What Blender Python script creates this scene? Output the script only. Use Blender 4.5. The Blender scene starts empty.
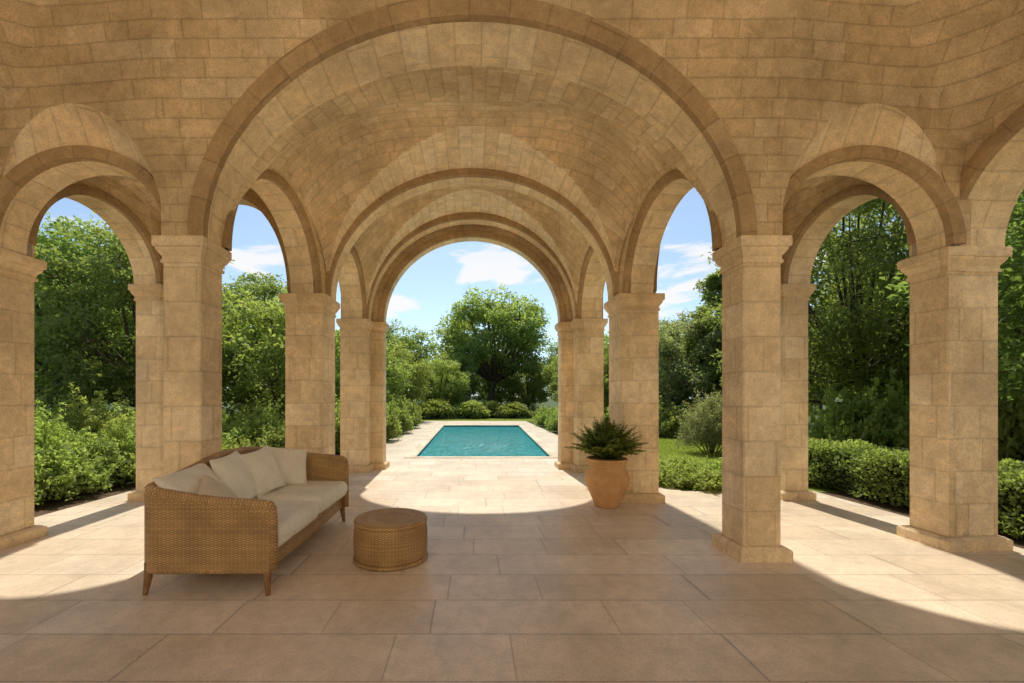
import bpy, bmesh, math, random
import numpy as np
from mathutils import Vector, Matrix
scene = bpy.context.scene
COL = scene.collection
random.seed(7)
RNG = np.random.default_rng(11)
pi = math.pi

# ------------------------------------------------------------------ helpers
def tag(o, label=None, cat=None, group=None, kind=None):
    if label: o["label"] = label
    if cat: o["category"] = cat
    if group: o["group"] = group
    if kind: o["kind"] = kind
    return o

def empty(name, loc, label=None, cat=None, group=None, rz=0.0):
    o = bpy.data.objects.new(name, None)
    o.location = loc; o.rotation_euler = (0, 0, rz); o.empty_display_size = 0.2
    COL.objects.link(o)
    return tag(o, label, cat, group)

def link(name, me, mat=None, parent=None):
    o = bpy.data.objects.new(name, me)
    if mat is not None and not me.materials: me.materials.append(mat)
    COL.objects.link(o)
    if parent is not None: o.parent = parent
    return o

class MB:
    """collects faces with a UV in metres"""
    def __init__(s): s.v, s.f, s.uv = [], [], []
    def face(s, pts, uvs):
        i = len(s.v); s.v += [tuple(p) for p in pts]; s.f.append(tuple(range(i, i + len(pts)))); s.uv += list(uvs)
    def grid(s, P, U, smooth=False):
        n, m = len(P), len(P[0]); base = len(s.v)
        for r in P: s.v += [tuple(p) for p in r]
        for i in range(n - 1):
            for j in range(m - 1):
                s.f.append((base+i*m+j, base+(i+1)*m+j, base+(i+1)*m+j+1, base+i*m+j+1))
                s.uv += [U[i][j], U[i+1][j], U[i+1][j+1], U[i][j+1]]
    def build(s, name, mat, parent=None, smooth=False, weld=True, off=(0, 0, 0)):
        me = bpy.data.meshes.new(name)
        me.from_pydata([(a-off[0], b-off[1], c-off[2]) for a, b, c in s.v], [], s.f)
        uv = me.uv_layers.new(name="UVMap")
        uv.data.foreach_set("uv", np.array(s.uv, dtype=np.float32).ravel())
        bm = bmesh.new(); bm.from_mesh(me)
        if weld: bmesh.ops.remove_doubles(bm, verts=bm.verts, dist=1e-4)
        bmesh.ops.recalc_face_normals(bm, faces=bm.faces)
        bm.to_mesh(me); bm.free()
        if smooth: me.polygons.foreach_set("use_smooth", [True]*len(me.polygons))
        o = link(name, me, mat, parent)
        return o

def tube(mb, pts, radii, sides=8, cap=True):
    pts = [Vector(p) for p in pts]; P, U = [], []
    up = Vector((0.13, 0.21, 1)).normalized(); d = 0
    prev = None
    for i, p in enumerate(pts):
        t = (pts[min(i+1, len(pts)-1)] - pts[max(i-1, 0)]).normalized()
        a = t.cross(up) if prev is None else prev - t*prev.dot(t)
        if a.length < 1e-5: a = t.orthogonal()
        a.normalize(); prev = a; b = t.cross(a)
        if i: d += (p - pts[i-1]).length
        r = radii[i] if hasattr(radii, '__len__') else radii
        P.append([p + a*math.cos(2*pi*k/sides)*r + b*math.sin(2*pi*k/sides)*r for k in range(sides+1)])
        U.append([(2*pi*r*k/sides, d) for k in range(sides+1)])
    mb.grid(P, U)
    if cap:
        mb.face([q for q in P[0][:-1]][::-1], [(0, 0)]*sides); mb.face(P[-1][:-1], [(0, 0)]*sides)

def rect_lathe(mb, x0, x1, y0, y1, prof):
    """rectangular rings: prof = [(projection, z)...]; closed at both ends"""
    rings, U = [], []
    for p, z in prof:
        r = [(x0-p, y0-p, z), (x1+p, y0-p, z), (x1+p, y1+p, z), (x0-p, y1+p, z), (x0-p, y0-p, z)]
        w, d = x1-x0, y1-y0
        us = [0, w, w+d, 2*w+d, 2*w+2*d]
        rings.append(r); U.append([(u + x0*3.1 + y0*1.7, z + p*0.7) for u in us])
    mb.grid(rings, U)
    for r in (rings[0], rings[-1]):
        mb.face(r[:4], [(q[0], q[1]) for q in r[:4]])

# ------------------------------------------------------------------ node helpers
def new_mat(name):
    m = bpy.data.materials.new(name); m.use_nodes = True
    nt = m.node_tree; b = nt.nodes["Principled BSDF"]
    return m, nt, b
class NT:
    def __init__(s, nt): s.nt = nt
    def n(s, typ, **kw):
        o = s.nt.nodes.new(typ)
        for k, v in kw.items(): setattr(o, k, v)
        return o
    def l(s, a, b): s.nt.links.new(a, b)
    def put(s, sock, v):
        if isinstance(v, bpy.types.NodeSocket): s.l(v, sock)
        elif v is not None: sock.default_value = v
    def m(s, op, a, b=None, c=None):
        o = s.n("ShaderNodeMath", operation=op)
        s.put(o.inputs[0], a); s.put(o.inputs[1], b); s.put(o.inputs[2], c)
        return o.outputs[0]
    def mix(s, f, a, b, bl='MIX'):
        o = s.n("ShaderNodeMix", data_type='RGBA', blend_type=bl)
        s.put(o.inputs[0], f); s.put(o.inputs[6], a); s.put(o.inputs[7], b)
        return o.outputs[2]
    def noise(s, vec, scale, detail=4, rough=.55, dist=0):
        o = s.n("ShaderNodeTexNoise"); s.put(o.inputs["Vector"], vec)
        o.inputs["Scale"].default_value = scale; o.inputs["Detail"].default_value = detail
        o.inputs["Roughness"].default_value = rough; o.inputs["Distortion"].default_value = dist
        return o
    def ramp(s, f, lo, hi, a=0., b=1.):
        o = s.n("ShaderNodeMapRange", interpolation_type='SMOOTHSTEP')
        s.put(o.inputs[0], f)
        for i, v in zip((1, 2, 3, 4), (lo, hi, a, b)): s.put(o.inputs[i], v)
        return o.outputs[0]
    def bump(s, h, st, dist):
        o = s.n("ShaderNodeBump"); o.inputs["Strength"].default_value = st; o.inputs["Distance"].default_value = dist
        s.l(h, o.inputs["Height"]); return o
def rgb(r, g, b): return (r, g, b, 1)

def ashlar(name, tones, row, wmin, wmax, mortar=.007, mdark=.62, rough=.85, wob=.012, bump=.5, pit=1.0, stain=.35, mott=.26, vwarp=0.0, seed=0., speck=.24):
    m, nt, b = new_mat(name); T = NT(nt)
    uv = T.n("ShaderNodeUVMap").outputs[0]
    geo = T.n("ShaderNodeTexCoord").outputs["Object"]
    nz = T.noise(geo, 2.3, 3).outputs["Color"]
    sv = T.n("ShaderNodeSeparateXYZ"); T.l(nz, sv.inputs[0])
    su = T.n("ShaderNodeSeparateXYZ"); T.l(uv, su.inputs[0])
    nf = T.n("ShaderNodeSeparateXYZ"); T.l(T.noise(geo, 23, 2).outputs["Color"], nf.inputs[0])
    u = T.m('ADD', T.m('ADD', su.outputs[0], T.m('MULTIPLY', T.m('SUBTRACT', sv.outputs[0], .5), wob*2)), T.m('MULTIPLY', T.m('SUBTRACT', nf.outputs[0], .5), wob*.6))
    v = T.m('ADD', T.m('ADD', su.outputs[1], T.m('MULTIPLY', T.m('SUBTRACT', sv.outputs[1], .5), wob*2)), T.m('MULTIPLY', T.m('SUBTRACT', nf.outputs[1], .5), wob*.6))
    if vwarp:
        v = T.m('ADD', v, T.m('MULTIPLY', T.m('SINE', T.m('MULTIPLY', v, 5.3)), vwarp))
    vr = T.m('ADD', T.m('DIVIDE', v, row), 100.0 + seed)
    ri = T.m('FLOOR', vr)
    w1 = T.n("ShaderNodeTexWhiteNoise", noise_dimensions='1D'); T.l(ri, w1.inputs["W"])
    wsep = T.n("ShaderNodeSeparateColor"); T.l(w1.outputs["Color"], wsep.inputs[0])
    w = T.m('MULTIPLY_ADD', wsep.outputs[0], wmax - wmin, wmin)
    uu = T.m('ADD', T.m('DIVIDE', u, w), T.m('MULTIPLY', wsep.outputs[1], 37.))
    # irregular stone lengths along the row
    uu = T.m('ADD', uu, T.m('MULTIPLY', T.m('SINE', T.m('MULTIPLY', uu, 2.4)), .22))
    ci = T.m('FLOOR', uu)
    fu = T.m('MULTIPLY', T.m('FRACT', uu), w); fv = T.m('MULTIPLY', T.m('FRACT', vr), row)
    du = T.m('MINIMUM', fu, T.m('SUBTRACT', w, fu)); dv = T.m('MINIMUM', fv, T.m('SUBTRACT', row, fv))
    d = T.m('MINIMUM', du, dv)
    face = T.ramp(d, mortar*.35, mortar)
    soft = T.ramp(d, mortar, mortar*5)
    cv = T.n("ShaderNodeCombineXYZ"); T.l(ci, cv.inputs[0]); T.l(ri, cv.inputs[1])
    w2 = T.n("ShaderNodeTexWhiteNoise", noise_dimensions='2D'); T.l(cv.outputs[0], w2.inputs["Vector"])
    rr = T.n("ShaderNodeSeparateColor"); T.l(w2.outputs["Color"], rr.inputs[0])
    c = T.mix(T.ramp(rr.outputs[0], 0.1, .9), tones[0], tones[1])
    c = T.mix(T.ramp(rr.outputs[1], .72, .95), c, tones[2])
    big = T.noise(geo, 1.1, 5, .6).outputs[0]
    mid = T.noise(geo, 9, 5, .65, .6).outputs[0]
    fine = T.noise(geo, 75, 3, .7).outputs[0]
    k = T.m('ADD', T.m('MULTIPLY', T.ramp(big, .3, .7), stain), 1 - stain*.55)
    k = T.m('MULTIPLY', k, T.m('ADD', T.m('MULTIPLY', T.ramp(mid, .3, .75), mott), 1 - mott*.54))
    k = T.m('MULTIPLY', k, T.m('ADD', T.m('MULTIPLY', T.ramp(fine, .32, .56), speck), 1 - speck*.8))
    k = T.m('MULTIPLY', k, T.m('MULTIPLY_ADD', T.m('SUBTRACT', 1., face), mdark - 1., 1.))
    k = T.m('MULTIPLY', k, T.m('MULTIPLY_ADD', soft, .07, .93))
    kc = T.n("ShaderNodeCombineColor"); [T.l(k, kc.inputs[i]) for i in range(3)]
    c = T.mix(1.0, c, kc.outputs[0], 'MULTIPLY')
    T.l(c, b.inputs["Base Color"])
    b.inputs["Roughness"].default_value = rough
    b.inputs["Specular IOR Level"].default_value = .3
    h = T.m('ADD', T.m('MULTIPLY', face, .6), T.m('ADD', T.m('MULTIPLY', mid, .35*pit), T.m('MULTIPLY', T.ramp(fine, .3, .55), .22*pit)))
    h = T.m('ADD', h, T.m('MULTIPLY', rr.outputs[2], .25))
    bp = T.bump(h, bump, .012)
    T.l(bp.outputs[0], b.inputs["Normal"])
    return m

def flat_mat(name, c1, c2, scale=8, rough=.8, bump=.2, bscale=60, spec=.3, bdist=.004):
    m, nt, b = new_mat(name); T = NT(nt)
    geo = T.n("ShaderNodeTexCoord").outputs["Object"]
    n = T.noise(geo, scale, 5, .6).outputs[0]
    T.l(T.mix(T.ramp(n, .3, .7), rgb(*c1), rgb(*c2)), b.inputs["Base Color"])
    b.inputs["Roughness"].default_value = rough; b.inputs["Specular IOR Level"].default_value = spec
    if bump: T.l(T.bump(T.noise(geo, bscale, 4, .65).outputs[0], bump, bdist).outputs[0], b.inputs["Normal"])
    return m

def leaf_mat(name, dark, light, trans=.35, rough=.55):
    m, nt, b = new_mat(name); T = NT(nt)
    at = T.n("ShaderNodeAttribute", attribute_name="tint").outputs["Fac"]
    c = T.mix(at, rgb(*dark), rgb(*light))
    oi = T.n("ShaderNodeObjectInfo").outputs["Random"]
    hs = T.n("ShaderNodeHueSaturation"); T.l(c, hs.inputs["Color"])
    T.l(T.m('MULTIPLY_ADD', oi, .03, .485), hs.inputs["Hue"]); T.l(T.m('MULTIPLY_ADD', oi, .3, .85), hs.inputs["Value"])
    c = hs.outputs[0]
    T.l(c, b.inputs["Base Color"]); b.inputs["Roughness"].default_value = rough; b.inputs["Specular IOR Level"].default_value = .25
    tr = T.n("ShaderNodeBsdfTranslucent")
    T.l(T.mix(1., c, rgb(1.5, 1.5, .8), 'MULTIPLY'), tr.inputs[0])
    mx = T.n("ShaderNodeMixShader"); mx.inputs[0].default_value = trans
    T.l(b.outputs[0], mx.inputs[1]); T.l(tr.outputs[0], mx.inputs[2])
    T.l(mx.outputs[0], nt.nodes["Material Output"].inputs[0])
    return m

def wicker_mat(name, su=.030, sv=.0085):
    m, nt, b = new_mat(name); T = NT(nt)
    uv = T.n("ShaderNodeUVMap").outputs[0]
    geo = T.n("ShaderNodeTexCoord").outputs["Object"]
    s = T.n("ShaderNodeSeparateXYZ"); T.l(uv, s.inputs[0])
    nz = T.noise(geo, 14, 2).outputs[0]
    vr = T.m('ADD', T.m('DIVIDE', s.outputs[1], sv), T.m('MULTIPLY', nz, .8)); ri = T.m('FLOOR', vr)
    prof = T.m('SINE', T.m('MULTIPLY', T.m('FRACT', vr), pi))
    uu = T.m('ADD', T.m('DIVIDE', s.outputs[0], su), T.m('MULTIPLY', nz, .3))
    ph = T.m('ADD', T.m('MULTIPLY', uu, pi), T.m('MULTIPLY', ri, pi))
    over = T.m('MULTIPLY_ADD', T.m('SINE', ph), .5, .5)
    stake = T.m('ABSOLUTE', T.m('SINE', T.m('MULTIPLY', uu, pi)))
    h = T.m('MULTIPLY', prof, T.m('MULTIPLY_ADD', over, .6, .4))
    h = T.m('MULTIPLY', h, T.m('MULTIPLY_ADD', stake, .45, .55))
    w1 = T.n("ShaderNodeTexWhiteNoise", noise_dimensions='1D'); T.l(ri, w1.inputs["W"])
    big = T.noise(geo, 5, 4).outputs[0]
    c = T.mix(T.ramp(h, .05, .75), rgb(.27, .155, .06), rgb(.70, .46, .215))
    k = T.m('MULTIPLY', T.m('MULTIPLY_ADD', w1.outputs[0], .3, .83), T.m('MULTIPLY_ADD', T.ramp(big, .3, .7), .3, .82))
    kc = T.n("ShaderNodeCombineColor"); [T.l(k, kc.inputs[i]) for i in range(3)]
    T.l(T.mix(1., c, kc.outputs[0], 'MULTIPLY'), b.inputs["Base Color"])
    b.inputs["Roughness"].default_value = .55; b.inputs["Specular IOR Level"].default_value = .3
    T.l(T.bump(h, .8, .006).outputs[0], b.inputs["Normal"])
    return m

def fabric_mat(name, c):
    m, nt, b = new_mat(name); T = NT(nt)
    geo = T.n("ShaderNodeTexCoord").outputs["Object"]
    n = T.noise(geo, 5, 4).outputs[0]
    T.l(T.mix(T.ramp(n, .3, .7), rgb(c[0]*.9, c[1]*.89, c[2]*.86), rgb(*c)), b.inputs["Base Color"])
    b.inputs["Roughness"].default_value = .95; b.inputs["Specular IOR Level"].default_value = .1
    b.inputs["Sheen Weight"].default_value = .15
    w = T.n("ShaderNodeTexWave"); T.l(geo, w.inputs[0]); w.inputs["Scale"].default_value = 90; w.inputs["Distortion"].default_value = 1.5
    wr = T.noise(geo, 9, 3, .5, 1.2).outputs[0]
    h = T.m('ADD', T.m('MULTIPLY', w.outputs[1], .05), wr)
    T.l(T.bump(h, .7, .035).outputs[0], b.inputs["Normal"])
    return m

# ------------------------------------------------------------------ materials
ST = (rgb(.83, .66, .425), rgb(.77, .595, .37), rgb(.87, .715, .49))
M = {}
M['pier'] = ashlar("pier_stone", ST, .322, .30, .62, mortar=.0045, mdark=.80, bump=.5)
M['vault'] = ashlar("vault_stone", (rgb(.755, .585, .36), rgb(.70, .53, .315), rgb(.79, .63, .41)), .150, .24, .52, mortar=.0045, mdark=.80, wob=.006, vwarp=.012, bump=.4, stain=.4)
M['web_lit'] = ashlar("web_stone_lit", (rgb(.90, .735, .49), rgb(.855, .68, .435), rgb(.92, .77, .54)), .17, .28, .60, mortar=.005, mdark=.80, wob=.006, bump=.4, stain=.25)  # paler than the vault stone: light on the far web painted in
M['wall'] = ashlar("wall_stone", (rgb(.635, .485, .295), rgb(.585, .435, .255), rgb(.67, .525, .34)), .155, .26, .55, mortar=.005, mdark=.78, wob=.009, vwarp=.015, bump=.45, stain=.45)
M['voussoir'] = ashlar("arch_stone", (rgb(.87, .70, .455), rgb(.82, .64, .40), rgb(.89, .74, .51)), .25, .5, .9, mortar=.005, mdark=.78, wob=.008, bump=.4)
M['ring'] = ashlar("archivolt_stone_shaded", (rgb(.46, .32, .175), rgb(.42, .285, .15), rgb(.50, .36, .21)), .36, .5, .9, mortar=.005, mdark=.74, wob=.008, bump=.5)  # shade on the arch rings put into a darker stone colour
M['trim'] = ashlar("capital_stone", (rgb(.80, .62, .39), rgb(.74, .565, .345), rgb(.84, .67, .44)), 4, .55, .8, mortar=.003, mdark=.8, wob=.004, bump=.5)
FL = (rgb(.80, .67, .515), rgb(.74, .605, .45), rgb(.84, .72, .57))
M['floor'] = ashlar("floor_travertine", FL, .455, .80, 1.12, mortar=.0042, mdark=.55, rough=.4, wob=.003, bump=.2, pit=.7, stain=.26, mott=.18, seed=.02, speck=.20)
M['coping'] = ashlar("coping_stone", (rgb(.78, .66, .50), rgb(.74, .61, .45), rgb(.80, .69, .54)), 5, .6, .8, mortar=.004, mdark=.6, wob=.003, bump=.2)
M['wicker'] = wicker_mat("wicker_weave")
M['wicker_rail'] = wicker_mat("wicker_braid", .022, .012)
M['fabric'] = fabric_mat("cream_fabric", (.93, .89, .79))
M['pillow'] = fabric_mat("pillow_fabric", (.93, .89, .79))
M['pillow_dark'] = fabric_mat("pillow_sand_fabric", (.76, .66, .52))
M['wood'] = flat_mat("brown_wood", (.20, .105, .045), (.30, .165, .075), 20, .5, .2, 60)
M['terracotta'] = flat_mat("terracotta", (.58, .32, .135), (.68, .41, .19), 6, .8, .25, 40)
M['soil'] = flat_mat("dark_soil", (.09, .06, .036), (.16, .105, .062), 14, .95, .9, 30, bdist=.03)
M['bark'] = flat_mat("bark", (.07, .053, .038), (.15, .115, .08), 10, .9, .9, 18, bdist=.03)
M['grassland'] = flat_mat("ground_grass", (.050, .085, .018), (.085, .125, .026), .8, .95, .6, 30, bdist=.03)
M['lawn'] = flat_mat("lawn_turf", (.19, .25, .04), (.26, .32, .06), 1.2, .95, .6, 50, bdist=.03)
M['basin'] = flat_mat("pool_tile", (.02, .2, .22), (.03, .26, .28), 6, .4, .1, 30)
M['bounce_plaster'] = flat_mat("bounce_facade_plaster", (.86, .69, .47), (.88, .72, .51), 3, .9, .2, 40)
M['bounce_shutter'] = flat_mat("bounce_facade_shutter", (.30, .27, .20), (.36, .32, .24), 3, .6, .1, 40)
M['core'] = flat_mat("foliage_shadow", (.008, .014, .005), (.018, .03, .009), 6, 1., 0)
M['leaf_mid'] = leaf_mat("leaf_mid", (0.16, 0.225, 0.075), (0.35, 0.43, 0.15), 0.55)
M['leaf_lime'] = leaf_mat("leaf_lime", (0.19, 0.26, 0.075), (0.4, 0.47, 0.155), 0.55)
M['leaf_dark'] = leaf_mat("leaf_dark", (0.16, 0.23, 0.08), (0.36, 0.44, 0.17), 0.58)
M['leaf_grey'] = leaf_mat("leaf_grey", (0.18, 0.22, 0.12), (0.37, 0.41, 0.23), 0.55)
M['leaf_fern'] = leaf_mat("leaf_fern", (0.075, 0.14, 0.035), (0.27, 0.36, 0.09), 0.42)
M['leaf_box'] = leaf_mat("leaf_box", (.20, .27, .07), (.46, .53, .17), .55)
M['leaf_grass'] = leaf_mat("leaf_grass", (0.24, 0.31, 0.06), (0.44, 0.5, 0.13), 0.45)

# ------------------------------------------------------------------ setting: ground, floors
PX0, PX1, PY0, PY1 = -1.45, 2.02, 10.75, 22.8       # pool hole
PXF0, PXF1 = -1.52, 2.5
def sheet(mb, pts, z):
    mb.face([(x, y, z) for x, y in pts], [(x, y) for x, y in pts])
def holed(mb, x0, x1, y0, y1, z, g=0.0):
    a = [(PX0-g, PY0-g), (PX1+g, PY0-g), (PXF1+g, PY1+g), (PXF0-g, PY1+g)]
    o = [(x0, y0), (x1, y0), (x1, y1), (x0, y1)]
    for i in range(4):
        j = (i+1) % 4
        sheet(mb, [o[i], o[j], a[j], a[i]], z)
mb = MB(); holed(mb, -400, 400, -200, 600, -.03, .15)
tag(mb.build('ground', M['grassland']), kind='structure')
# terrace floor under and in front of the loggia, with side wings; pool deck beyond
mb = MB()
sheet(mb, [(-5.45, -.8), (5.45, -.8), (5.45, 6.85), (-5.45, 6.85)], 0)
sheet(mb, [(-16, -8.2), (16, -8.2), (16, -.8), (-16, -.8)], 0)  # unseen court paving, added to bounce sun into the loggia
tag(mb.build('terrace_floor', M['floor']), kind='structure')
mb = MB(); holed(mb, -2.95, 3.35, 6.85, 27, 0, 0.22)
tag(mb.build('pool_deck', M['floor']), kind='structure')
mb = MB()
sheet(mb, [(3.35, 6.86), (30, 6.86), (30, 16.4), (3.35, 16.4)], -.02)
sheet(mb, [(-6, 27), (8, 27), (8, 30), (-6, 30)], -.02)
tag(mb.build('lawn_ground', M['lawn']), kind='structure')
mb = MB()
sheet(mb, [(-12, -.79), (-5.47, -.79), (-5.47, 12), (-12, 12)], -.022)
sheet(mb, [(5.47, -.79), (9, -.79), (9, 6.84), (5.47, 6.84)], -.022)
sheet(mb, [(-5.45, 6.87), (-2.97, 6.87), (-2.97, 25), (-5.45, 25)], -.021)
tag(mb.build('planting_soil', M['soil']), kind='structure')

# ------------------------------------------------------------------ loggia
LOG = empty('stone_loggia', (0, 0, 0), 'honey coloured stone loggia with groin vaults, round arches and square pillars around the paved terrace', 'loggia')
S = 2.97

def ell(c, a, b, s, n=40):
    return [(c - a*math.cos(t), s + b*math.sin(t)) for t in [pi*i/n for i in range(n+1)]]
def arclen(pts):
    d = [0]
    for p, q in zip(pts, pts[1:]): d.append(d[-1] + math.dist(p, q))
    return d

def arch_wall(name, O, du, dn, u0, u1, c, a, b, s, top, depth, ring=.0, proud=.035, off=None, base=None, mat='wall',
              ring_side='front', rows=10, back=True, front_open=None):
    """wall with one arched opening. O plan origin, du along the wall, dn from front to back (2-D unit vectors)."""
    off = off or (lambda z, u=0: 0.0); base = s if base is None else base
    def P(u, z, w): return (O[0] + du[0]*u + dn[0]*w, O[1] + du[1]*u + dn[1]*w, z)
    curve = ell(c, a, b, s)
    fo = front_open or curve                     # opening curve in the front face
    fa0, fa1 = fo[0][0], fo[-1][0]
    def face(w_of, cur, flip):
        cols = []
        if u0 < cur[0][0] - 1e-4:
            n = 6
            cols.append([(u0 + (cur[0][0]-u0)*i/n, base) for i in range(n+1)])
        cols.append(cur)
        if u1 > cur[-1][0] + 1e-4:
            n = 6
            cols.append([(cur[-1][0] + (u1-cur[-1][0])*i/n, base) for i in range(n+1)])
        m = MB()
        for col in cols:
            G, U = [], []
            for (u, zb) in col:
                zs = [zb + (top-zb)*(j/rows) for j in range(rows+1)]
                G.append([P(u, z, w_of(z, u)) for z in zs]); U.append([(u + O[0]*.7 + O[1]*.37, z) for z in zs])
            m.grid(G, U)
        return m
    m = face(lambda z, u: -off(z, u), fo, False)
    if back:
        mb_ = face(lambda z, u: depth, curve, True)
        i = len(m.v); m.v += mb_.v; m.f += [tuple(k+i for k in f) for f in mb_.f]; m.uv += mb_.uv
    o = m.build(name, M[mat], LOG, weld=False)
    # soffit
    L = arclen(curve); m = MB()
    r0 = ring if front_open else 0
    nd = 3
    G, U = [], []
    for (u, z), l in zip(curve, L):
        w0 = 0.0 if front_open else -off(z)
        ws = [w0 + (depth - w0)*k/nd for k in range(nd+1)]
        G.append([P(u, z, w) for w in ws]); U.append([(w + 3.3 + O[0], l) for w in ws])
    m.grid(G, U)
    # jamb strips down to base
    if base < s - .01:
        for (u, z) in (curve[0], curve[-1]):
            ws = [0 if front_open else -off(s), depth]
            m.face([P(u, base, ws[0]), P(u, base, ws[1]), P(u, s, ws[1]), P(u, s, ws[0])], [(ws[0]+3.3, base-s), (ws[1]+3.3, base-s), (ws[1]+3.3, 0), (ws[0]+3.3, 0)])
    link_ = m.build('arch_soffit', M['voussoir'], LOG, weld=True, smooth=False)
    # archivolt ring on the front
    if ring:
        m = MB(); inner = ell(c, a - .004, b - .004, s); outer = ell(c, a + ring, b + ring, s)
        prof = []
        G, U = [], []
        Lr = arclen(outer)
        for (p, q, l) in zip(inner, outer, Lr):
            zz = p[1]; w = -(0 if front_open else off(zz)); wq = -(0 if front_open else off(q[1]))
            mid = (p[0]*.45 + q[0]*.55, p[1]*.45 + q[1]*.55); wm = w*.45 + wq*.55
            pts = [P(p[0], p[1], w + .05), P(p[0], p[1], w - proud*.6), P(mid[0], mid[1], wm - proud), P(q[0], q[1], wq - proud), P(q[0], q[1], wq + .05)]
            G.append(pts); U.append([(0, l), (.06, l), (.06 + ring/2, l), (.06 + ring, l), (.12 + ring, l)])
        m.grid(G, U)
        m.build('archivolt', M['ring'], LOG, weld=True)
    # lunette reveal between front opening and ring
    if front_open:
        outer = ell(c, a + ring*.98, b + ring*.98, s, len(fo)-1)
        m = MB(); G, U = [], []; L = arclen(fo)
        for (p, q, l) in zip(fo, outer, L):
            row, ur = [], []
            w0 = -off(p[1], p[0])
            for k in range(6):
                f = k/5; bulge = .03*math.sin(pi*f)
                uu, zz = p[0] + (q[0]-p[0])*f, p[1] + (q[1]-p[1])*f + bulge*(p[1]-s)
                row.append(P(uu, zz, w0*(1-f) + .01*f)); ur.append((f*.45 + 1.3, l))
            G.append(row); U.append(ur)
        m.grid(G, U); m.build('arch_reveal', M['voussoir'], LOG, weld=True)
    return o

def pillar(x0, x1, y0, y1, top=S, cap=.235, proj=.055, pl=.125, extra=None):
    """square pillar: shaft with plinth and moulded capital as its parts; extra = second rectangle of a compound pier"""
    rects = [(x0, x1, y0, y1)] + ([extra] if extra else [])
    m = MB()
    for (a, b, c, d) in rects:
        bv = .012
        rect = [(a+bv, c), (b-bv, c), (b, c+bv), (b, d-bv), (b-bv, d), (a+bv, d), (a, d-bv), (a, c+bv), (a+bv, c)]
        us = arclen(rect); G, U = [], []
        for (x, y), u in zip(rect, us):
            G.append([(x, y, 0.02), (x, y, top - .02)]); U.append([(u + a*7.3 + c*3.1, .02 + .197), (u + a*7.3 + c*3.1, top - .02 + .197)])
        m.grid(G, U)
    sh = m.build('pillar', M['pier'], LOG, weld=True)
    c_ = MB(); p_ = MB()
    for k, (a, b, c, d) in enumerate(rects):
        e = .003*k; t = top - e; z = top - cap
        rect_lathe(c_, a, b, c, d, [(-.02, z), (.012+e, z), (.014+e, z+.028), (.003, z+.03), (.004+e, z+.062), (proj*.45, z+.092), (proj*.72+e, z+.118), (proj*.74+e, z+.135), (proj+e, z+.142), (proj+.004+e, z+.15), (proj+.004+e, t-.008), (proj-.004+e, t), (-.02, t)])
        q = .062+e
        rect_lathe(p_, a, b, c, d, [(-.02, 0.0), (q, 0.0), (q, pl-.03-e), (q-.004, pl-.022-e), (q-.02, pl-.012-e), (q-.035, pl-e), (-.02, pl-e)])
    c_.build('capital', M['trim'], sh); p_.build('plinth', M['trim'], sh)
    return sh

for sx in (-1, 1):
    def X(a, b): return (min(sx*a, sx*b), max(sx*a, sx*b))
    pillar(*X(2.50, 2.85), 3.96, 4.31)                                  # near nave pillar
    pillar(*X(2.13, 2.67), 6.14, 6.70)                                  # middle nave pillar
    pillar(*X(2.10, 2.64), 8.60, 8.93, top=3.06)                        # far nave pillar
    pillar(*X(1.85, 2.20), 8.97, 9.27, top=3.06)                        # end arch pillar
    pillar(*X(4.80, 5.21), 4.25, 4.62, extra=(*X(4.67, 4.83), 4.22, 4.60))   # near outer compound pillar
    pillar(*X(4.56, 4.92), 6.28, 6.66, top=3.14)                        # far outer pillar
    pillar(*X(4.70, 5.22), 2.02, 2.38)
    pillar(*X(4.70, 5.22), -.32, .05)

TOP = 6.3
hall_off = lambda z, u=0: .20*(max(0, z - S)/1.8)**2
# hall front wall: the nave arch and the two aisle arches share one curved face, built as three bays
arch_wall('nave_wall', (0, 3.96), (1, 0), (0, 1), -2.86, 2.86, 0, 2.47, 1.85, S, TOP, .35, ring=.135, off=hall_off, mat='wall', rows=12)
for sx in (-1, 1):
    fo = ell(3.73*sx, .90, 1.23, S, 40)
    u0, u1 = (2.86, 4.80) if sx > 0 else (-4.80, -2.86)
    # ring plane stands .2 behind the curved hall face
    arch_wall('aisle_wall', (0, 4.14), (1, 0), (0, 1), u0, u1, 3.765*sx, .855, .83, S, TOP, .32, ring=.105, off=lambda z, u=0: .18*max(0, 1 - (abs(u)-2.86)/1.80) + hall_off(z), front_open=fo, mat='wall', rows=36)
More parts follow.
